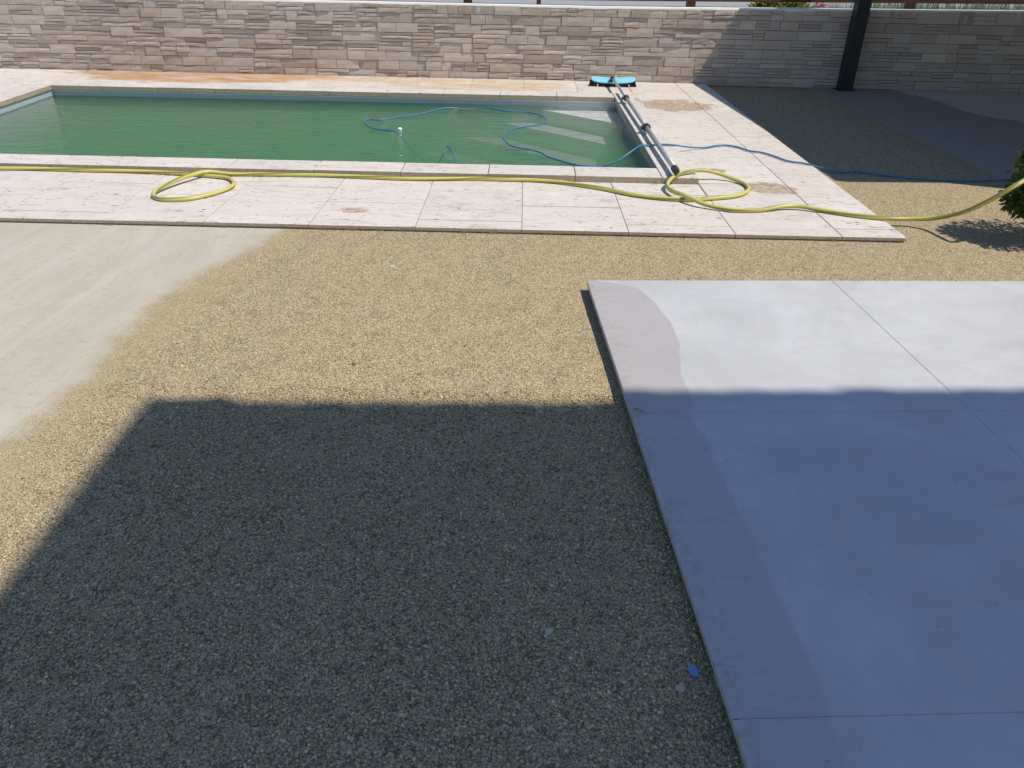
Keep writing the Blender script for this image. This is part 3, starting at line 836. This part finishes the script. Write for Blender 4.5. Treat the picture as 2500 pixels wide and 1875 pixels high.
bp += [(2.28,5.995,0.026),(2.40,5.92,0.012)] + [(x, y, 0.0115) for x, y in ((2.556,5.945),(2.678,5.881),(2.833,5.811),(3.053,5.760),(3.287,5.746))] + [(3.482,5.764,0.014),(3.729,5.784,0.020),(4.4,5.7,0.012),(5.2,5.74,0.012)]
me = hose_mesh('blue_hose', bp, BR, 10, 0.02)
tag(link('blue_hose', me, M['bhose']), 'thin blue hose floating in curls on the pool and running right over the deck', 'hose')

# small white float on the water
b = MB()
nr = 8
for j in range(nr+1):
    th = math.pi*j/nr
    for i in range(12): b.v.append((0.022*math.sin(th)*math.cos(i*math.pi/6), 0.022*math.sin(th)*math.sin(i*math.pi/6), 0.012*math.cos(th)+0.003*math.sin(i)))
for j in range(nr):
    for i in range(12): b.f.append((j*12+i, (j+1)*12+i, (j+1)*12+(i+1) % 12, j*12+(i+1) % 12))
tag(b.build('float', M['white'], None, True, (-1.125, 7.36, WZ+0.002)), 'small white float on the green water beside the blue hose', 'float')

# ------------------------------------------------------------------ pool brush on its telescopic pole
brush = tag(empty('pool_brush', (1.07, 9.74, DZ)), 'light blue pool brush on a long grey telescopic pole lying across the coping', 'pool brush')
# head: lofted trough with upturned ends
b = MB(); ns = 28
sec = [(-0.042, 0.0), (-0.050, 0.012), (-0.042, 0.020), (-0.022, 0.010), (0.0, 0.008), (0.022, 0.012), (0.042, 0.026), (0.050, 0.016), (0.042, 0.002), (0.0, -0.004)]
for k in range(ns+1):
    s = -1+2*k/ns
    x = 0.262*s
    endf = max(0.0, (1-abs(s)**6))**0.5 if abs(s) < 1 else 0.0
    wf_ = 0.25+0.75*endf
    lift = 0.020*abs(s)**3.0; back = 0.022*abs(s)**3
    for (yy, zz) in sec: b.v.append((x, yy*wf_+back, 0.052+lift+zz*(0.5+0.5*wf_)+yy*0.42*wf_))
q = len(sec)
b.f = [(k*q+i, k*q+(i+1) % q, (k+1)*q+(i+1) % q, (k+1)*q+i) for k in range(ns) for i in range(q)] + [tuple(range(q-1, -1, -1)), tuple(ns*q+i for i in range(q))]
head = b.build('brush_head', M['brushblue'], brush, True)
b = MB()
for k in range(54):
    s = -1+2*(k+0.5)/54
    for r_ in range(5):
        x = 0.258*s + random.uniform(-.003, .003); yb = -0.036+0.017*r_
        zt2 = 0.050+0.020*abs(s)**3+yb*0.40; back = 0.022*abs(s)**3
        lean = 0.02*s*abs(s)+random.uniform(-.006, .006); ly = random.uniform(-.006, .006)-0.006
        w_ = 0.0058
        b.add([(x-w_, yb-w_+back, zt2), (x+w_, yb-w_+back, zt2), (x+w_, yb+w_+back, zt2), (x-w_, yb+w_+back, zt2),
               (x-w_+lean, yb-w_+ly+back, 0.0015), (x+w_+lean, yb-w_+ly+back, 0.0015), (x+w_+lean, yb+w_+ly+back, 0.0015), (x-w_+lean, yb+w_+ly+back, 0.0015)],
              [(0, 1, 5, 4), (1, 2, 6, 5), (2, 3, 7, 6), (3, 0, 4, 7), (4, 5, 6, 7)])
tag(b.build('bristles', M['bristle'], head), kind='stuff')
for s in (-1, 1):
    b = MB(); b.slab(0.185*s-0.006, 0.185*s+0.006, -0.056, -0.050, 0.004, 0.030, 0.002); b.build('clip', M['white'], head)
# pole
p_far = Vector((-0.015, -0.05, 0.098)); p_near = Vector((0.004, -4.365, 0.094))
def pp(t): return p_far.lerp(p_near, t)
def tube_part(name, pts, r, mat_, n=16):
    bb = MB(); bb.tube(pts, r, n); return bb.build(name, mat_, brush, True)
tube_part('pole_section', [pp(0.012), pp(0.315)], 0.0150, M['alu'])
tube_part('pole_section', [pp(0.315), pp(0.655)], 0.0172, M['alu'])
tube_part('pole_section', [pp(0.655), pp(0.985)], 0.0195, M['alu'])
def collar(t, R):
    ts = [-0.011, -0.009, -0.004, -0.0035, 0.0005, 0.001, 0.006, 0.0065, 0.011, 0.012]
    rs = [0.020, 0.026, R, R*0.9, R*0.9, R*1.08, R*1.08, R*0.86, R*0.80, 0.020]
    bb = MB(); bb.tube([pp(t+d) for d in ts], rs, 14); return bb.build('clamp_collar', M['black'], brush)
collar(0.315, 0.029); collar(0.655, 0.033)
for t in (0.315, 0.655):
    bb = MB(); c_ = pp(t); bb.slab(c_.x-0.045, c_.x-0.02, c_.y-0.035, c_.y+0.02, c_.z-0.012, c_.z+0.012, 0.004); bb.build('clamp_lever', M['black'], brush)
bb = MB()
ts = [0.978, 0.980, 0.985, 0.9855, 0.990, 0.9905, 0.995, 0.9955, 0.9995, 1.002, 1.003]
rs = [0.0195, 0.0255, 0.0255, 0.0235, 0.0235, 0.0255, 0.0255, 0.0235, 0.0235, 0.018, 0.008]
bb.tube([pp(t) for t in ts], rs, 16); bb.build('end_cap', M['black'], brush)
bb = MB(); bb.tube([Vector((-0.016, 0.018, 0.058)), Vector((-0.016, 0.0, 0.085)), pp(0.004), pp(0.016), pp(0.020)], [0.026, 0.027, 0.026, 0.023, 0.019], 14)
bb.build('swivel_joint', M['black'], brush, True)

# ------------------------------------------------------------------ plants
def leaf_cloud(name, mat_, parent, centers, nleaf, lsize, droop=0.2, bright=None):
    vs, fs, cs_ = [], [], []
    for _ in range(nleaf):
        c, r = random.choice(centers)
        d = Vector((random.gauss(0, 1), random.gauss(0, 1), random.gauss(0, 1))); d.normalize()
        rr = random.random()**0.45
        p = Vector(c) + Vector((d.x*r[0], d.y*r[1], d.z*r[2]))*rr
        a = (d + Vector((random.uniform(-.6, .6), random.uniform(-.6, .6), random.uniform(-.4, .6)-droop))).normalized()
        sdir = a.cross(Vector((random.uniform(-1, 1), random.uniform(-1, 1), random.uniform(-1, 1)))).normalized()
        L = lsize*random.uniform(0.6, 1.25); w = L*0.24; nrm = a.cross(sdir)*L*0.08
        k = len(vs)
        vs += [tuple(p), tuple(p+a*L*0.45+sdir*w-nrm), tuple(p+a*L), tuple(p+a*L*0.45-sdir*w-nrm), tuple(p+a*L*0.5+nrm)]
        fs += [(k, k+1, k+4), (k+1, k+2, k+4), (k+2, k+3, k+4), (k+3, k, k+4)]
        t = min(1, max(0, random.gauss(0.35, 0.25)))
        cs_ += [(t, t, t)]*5
    me = bpy.data.meshes.new(name); me.from_pydata(vs, [], fs); me.update(); tint_attr(me, np.array(cs_))
    return link(name, me, mat_, parent)

bush = tag(empty('bush', (3.17, 4.42, 0)), 'dark leafy bush at the right edge carrying the end of the yellow hose', 'bush')
lc = [((-0.06, 0.0, 0.40), (0.30, 0.30, 0.22)), ((-0.22, -0.06, 0.33), (0.16, 0.18, 0.13)), ((0.15, 0.05, 0.45), (0.30, 0.28, 0.26)), ((-0.26, 0.0, 0.24), (0.12, 0.14, 0.08)), ((0.1, 0, 0.7), (0.25, 0.22, 0.2)), ((-0.22, 0.02, 0.50), (0.12, 0.13, 0.09))]
leaf_cloud('crown', M['leaf'], bush, lc, 5200, 0.040)
b = MB()
b.tube([Vector((0.02, 0, -0.02)), Vector((0.0, 0, 0.12)), Vector((-0.02, 0.01, 0.3)), Vector((0.05, 0.02, 0.6))], [0.022, 0.018, 0.013, 0.006], 8)
for a in range(9):
    th = a*0.7; r = 0.26
    b.tube([Vector((0, 0, 0.10+0.03*a)), Vector((0.12*math.cos(th), 0.12*math.sin(th), 0.2+0.035*a)), Vector((r*math.cos(th), r*math.sin(th), 0.27+0.04*a))], [0.009, 0.006, 0.003], 6)
b.build('trunk', M['bark'], bush, True)

yel = tag(empty('yellow_shrub', (3.70, 12.5, 0)), 'yellow green leafy shrub behind the wall left of the black post', 'shrub')
leaf_cloud('crown', M['leaf_y'], yel, [((0, 0, 0.62), (0.36, 0.3, 0.26)), ((-0.2, 0, 0.7), (0.16, 0.2, 0.14)), ((0.22, 0, 0.66), (0.18, 0.2, 0.14))], 1500, 0.12)
b = MB(); b.tube([Vector((0, 0, -0.02)), Vector((0.02, 0, 0.3)), Vector((0, 0.02, 0.65))], [0.03, 0.025, 0.01], 8); b.build('trunk', M['bark'], yel, True)

spk = tag(empty('spiky_plant', (3.02, 12.6, 0)), 'dark spiky leaved plant behind the wall beside the yellow shrub', 'plant')
vs, fs, cs_ = [], [], []
for k in range(46):
    th = random.uniform(0, 6.28); el = random.uniform(0.1, 1.2); L = random.uniform(0.28, 0.42)
    d = Vector((math.cos(th)*math.cos(el), math.sin(th)*math.cos(el), math.sin(el))); sdv = d.cross(Vector((0, 0, 1))).normalized()*0.012
    p0 = Vector((0, 0, 0.50)); p1 = p0+d*L*0.6; p2 = p0+d*L+Vector((0, 0, -0.07))
    q = len(vs); vs += [tuple(p0-sdv), tuple(p0+sdv), tuple(p1+sdv), tuple(p1-sdv), tuple(p2)]; fs += [(q, q+1, q+2, q+3), (q+3, q+2, q+4)]
    cs_ += [(random.random(),)*3]*5
me = bpy.data.meshes.new('leaves'); me.from_pydata(vs, [], fs); me.update(); tint_attr(me, np.array(cs_)); link('leaves', me, M['palm'], spk)
b = MB(); b.tube([Vector((0, 0, -0.02)), Vector((0.01, 0, 0.25)), Vector((0, 0, 0.52))], [0.05, 0.04, 0.035], 9); b.build('trunk', M['bark'], spk, True)

flw = tag(empty('flowering_plant', (4.28, 12.55, 0)), 'small plant with red flowers behind the wall left of the black post', 'plant')
leaf_cloud('leaves', M['grass'], flw, [((0, 0, 0.55), (0.16, 0.16, 0.2))], 160, 0.07)
leaf_cloud('flowers', M['petal'], flw, [((0.0, -0.05, 0.78), (0.12, 0.06, 0.04))], 130, 0.035)
b = MB(); b.tube([Vector((0, 0, -0.02)), Vector((0.01, 0, 0.3)), Vector((0.03, -0.03, 0.74))], [0.015, 0.01, 0.005], 7); b.build('stem', M['bark'], flw, True)

# tall grass on the right, behind the wall
N = 5200
vs, fs, cs_ = [], [], []
for k in range(N):
    x = random.uniform(4.45, 9.2); y = random.uniform(12.2, 14.8); h = random.uniform(0.60, 0.84) + (0.16 if x > 5.6 else 0.0)*random.random()
    th = random.uniform(0, 6.28); ln = random.uniform(0.05, 0.28)
    sdv = Vector((-math.sin(th), math.cos(th), 0))*0.007
    p0 = Vector((x, y, -0.01)); p1 = p0+Vector((math.cos(th)*ln*0.35, math.sin(th)*ln*0.35, h*0.6)); p2 = p0+Vector((math.cos(th)*ln, math.sin(th)*ln, h))
    q = len(vs); vs += [tuple(p0-sdv), tuple(p0+sdv), tuple(p1+sdv), tuple(p1-sdv), tuple(p2)]; fs += [(q, q+1, q+2, q+3), (q+3, q+2, q+4)]
    cs_ += [(random.random(),)*3]*5
me = bpy.data.meshes.new('tall_grass'); me.from_pydata(vs, [], fs); me.update(); tint_attr(me, np.array(cs_))
tag(link('tall_grass', me, M['grass']), 'tall green grass growing behind the wall on the right', 'grass', kind='stuff')

# ------------------------------------------------------------------ loose bits on the ground
def lump(name, loc, size, seed, mat_, label, cat, flat=0.5, rotz=0.0):
    bm = bmesh.new(); bmesh.ops.create_icosphere(bm, subdivisions=2, radius=1.0)
    for v in bm.verts:
        f = 1+0.45*mnoise.noise(v.co*1.3+Vector((seed, 0, 0)))
        v.co = Vector((v.co.x*size[0]*f, v.co.y*size[1]*f, max(v.co.z, -0.5)*size[2]*f))
    me = bpy.data.meshes.new(name); bm.to_mesh(me); bm.free()
    o = link(name, me, mat_, None, (loc[0], loc[1], gz(loc[0], loc[1])+size[2]*0.35), rotz)
    return tag(o, label, cat)
pale = plain('pale_limestone', (0.48, 0.44, 0.36), 0.9, 0.2, var=0.2, sc=60)
lump('limestone_chip', (0.095, 1.34), (0.013, 0.009, 0.007), 2.1, pale, 'pale pointed stone chip in the middle of the shaded gravel', 'stone', rotz=0.9)
lump('limestone_lump', (0.386, 1.182), (0.013, 0.010, 0.007), 5.4, pale, 'rounded tan stone lump below the blue chip by the patio edge', 'stone')
lump('limestone_flake', (-0.651, 3.754), (0.017, 0.011, 0.007), 7.7, pale, 'small white stone flake on sunlit gravel left of the patio corner', 'stone')
b = MB()
poly = [(0.012, 0.002), (0.009, 0.012), (0.001, 0.017), (-0.008, 0.014), (-0.011, 0.004), (-0.008, -0.006), (-0.003, -0.015), (0.006, -0.016), (0.009, -0.008)]
b.prism(poly, 0.0, 0.004)
chipm = plain('blue_plastic', (0.16, 0.30, 0.58), 0.4, 0.4, var=0.08)
o = b.build('plastic_chip', chipm, None, False, (0.422, 1.225, gz(0.422, 1.225)+0.009), 0.25)
o.rotation_euler = (0.12, 0.10, 0.25)
tag(o, 'small flat blue plastic chip on the gravel beside the patio edge', 'chip')
b = MB(); b.tube([Vector((0, 0, 0)), Vector((0.012, -0.006, 0.003)), Vector((0.030, -0.022, 0.001))], [0.0012, 0.0011, 0.0006], 6)
tag(b.build('twig', M['bark'], None, True, (0.415, 2.31, PZ+0.0015)), 'tiny dark twig lying on the edge of the patio in the shade', 'twig')
b = MB(); b.slab(-0.10, 0.10, -0.05, 0.05, 0, 0.03, 0.003)
tag(b.build('stone_offcut', M['cap'], None, False, (3.66, 5.50, 0.0), 0.2), 'white stone offcut lying behind the bush at the right edge', 'stone')

# ------------------------------------------------------------------ pebbles of the crushed stone
def pebbles(n, xr, yr, smin, smax, ico, name, label):
    bm = bmesh.new()
    if ico: bmesh.ops.create_icosphere(bm, subdivisions=1, radius=1.0)
    else:
        for v in ((1, 0, 0), (-1, 0, 0), (0, 1, 0), (0, -1, 0), (0, 0, 1)): bm.verts.new(v)
        bm.verts.ensure_lookup_table(); vv = bm.verts
        for f in ((0, 2, 4), (2, 1, 4), (1, 3, 4), (3, 0, 4)): bm.faces.new([vv[i] for i in f])
    bm.verts.ensure_lookup_table()
    base = np.array([v.co[:] for v in bm.verts], dtype=np.float32)
    faces = np.array([[v.index for v in f.verts] for f in bm.faces], dtype=np.int32); bm.free()
    x = rng.uniform(xr[0], xr[1], n*2); y = rng.uniform(yr[0], yr[1], n*2)
    # not on the dusty left part, not under the patio, sparser in patches
    lx = (x-0.333)*math.cos(PA) + (y-3.503)*math.sin(PA); ly = -(x-0.333)*math.sin(PA) + (y-3.503)*math.cos(PA)
    edge = np.interp(y, [2.0, 2.6, 3.0, 3.5, 3.87, 4.36], [-1.65, -1.68, -1.65, -1.62, -1.53, -1.38]) + 0.10
    ok = ~((lx > 0.004) & (ly < 0.0)) & (rng.uniform(0, 1, n*2) < np.clip((x-edge+0.05)/0.55, 0, 1)**1.3)
    cl = 0.5+0.5*np.sin(x*5.1+1.7*np.sin(y*3.3))*np.sin(y*4.3+1.3*np.sin(x*2.9))
    ok &= rng.uniform(0, 1, n*2) < 0.55+0.45*cl
    x, y = x[ok][:n], y[ok][:n]; n = len(x)
    s = smin + (smax-smin)*rng.uniform(0, 1, n)**2.6
    z = np.array([gz(a, c) for a, c in zip(x, y)])
    th = rng.uniform(0, 6.283, n)
    sx = s*rng.uniform(0.8, 1.35, n); sy = s*rng.uniform(0.65, 1.0, n); sz = s*rng.uniform(0.45, 0.85, n)
    V = base[None]*np.stack([sx, sy, sz], 1)[:, None, :]
    V *= (1+rng.uniform(-0.22, 0.22, (n, len(base), 1)))
    c, s_ = np.cos(th)[:, None], np.sin(th)[:, None]
    X = V[..., 0]*c - V[..., 1]*s_ + x[:, None]; Y = V[..., 0]*s_ + V[..., 1]*c + y[:, None]
    Z = V[..., 2] + (z + sz*0.25 + 0.0008)[:, None]
    co = np.stack([X, Y, Z], 2).reshape(-1, 3).astype(np.float32)
    F = (faces[None] + (np.arange(n)*len(base))[:, None, None]).reshape(-1).astype(np.int32)
    me = bpy.data.meshes.new(name); nf = n*len(faces)
    me.vertices.add(len(co)); me.vertices.foreach_set('co', co.ravel())
    me.loops.add(nf*3); me.loops.foreach_set('vertex_index', F)
    me.polygons.add(nf); me.polygons.foreach_set('loop_start', np.arange(0, nf*3, 3, dtype=np.int32)); me.polygons.foreach_set('loop_total', np.full(nf, 3, dtype=np.int32))
    me.update(calc_edges=True); me.validate()
    pal = np.array([(0.50, 0.405, 0.265), (0.58, 0.475, 0.31), (0.42, 0.345, 0.23), (0.62, 0.53, 0.38), (0.15, 0.125, 0.095), (0.40, 0.34, 0.25), (0.72, 0.66, 0.54)])
    w = np.array([.22, .22, .17, .10, .17, .10, .02]); k = rng.choice(len(pal), n, p=w)
    col = pal[k]*np.array([1.06, 0.99, 0.88])*rng.uniform(0.85, 1.12, (n, 1))
    tint_attr(me, np.repeat(col, len(base), axis=0))
    return tag(link(name, me, M['pebble']), label, 'gravel', kind='stuff')
pebbles(72000, (-1.7, 0.75), (0.75, 2.5), 0.0016, 0.0055, True, 'gravel', 'loose crushed stone grains on the shaded ground')
pebbles(90000, (-2.0, 3.6), (2.45, 4.32), 0.0017, 0.0042, False, 'gravel', 'loose crushed stone grains on the sunlit ground')
pebbles(260, (-1.4, 0.7), (0.85, 2.9), 0.0045, 0.0085, True, 'gravel', 'scattered larger stones on the crushed stone ground')
pebbles(16000, (2.28, 3.58), (4.32, 10.05), 0.003, 0.006, False, 'gravel', 'loose crushed stone grains between the deck and the concrete floor')
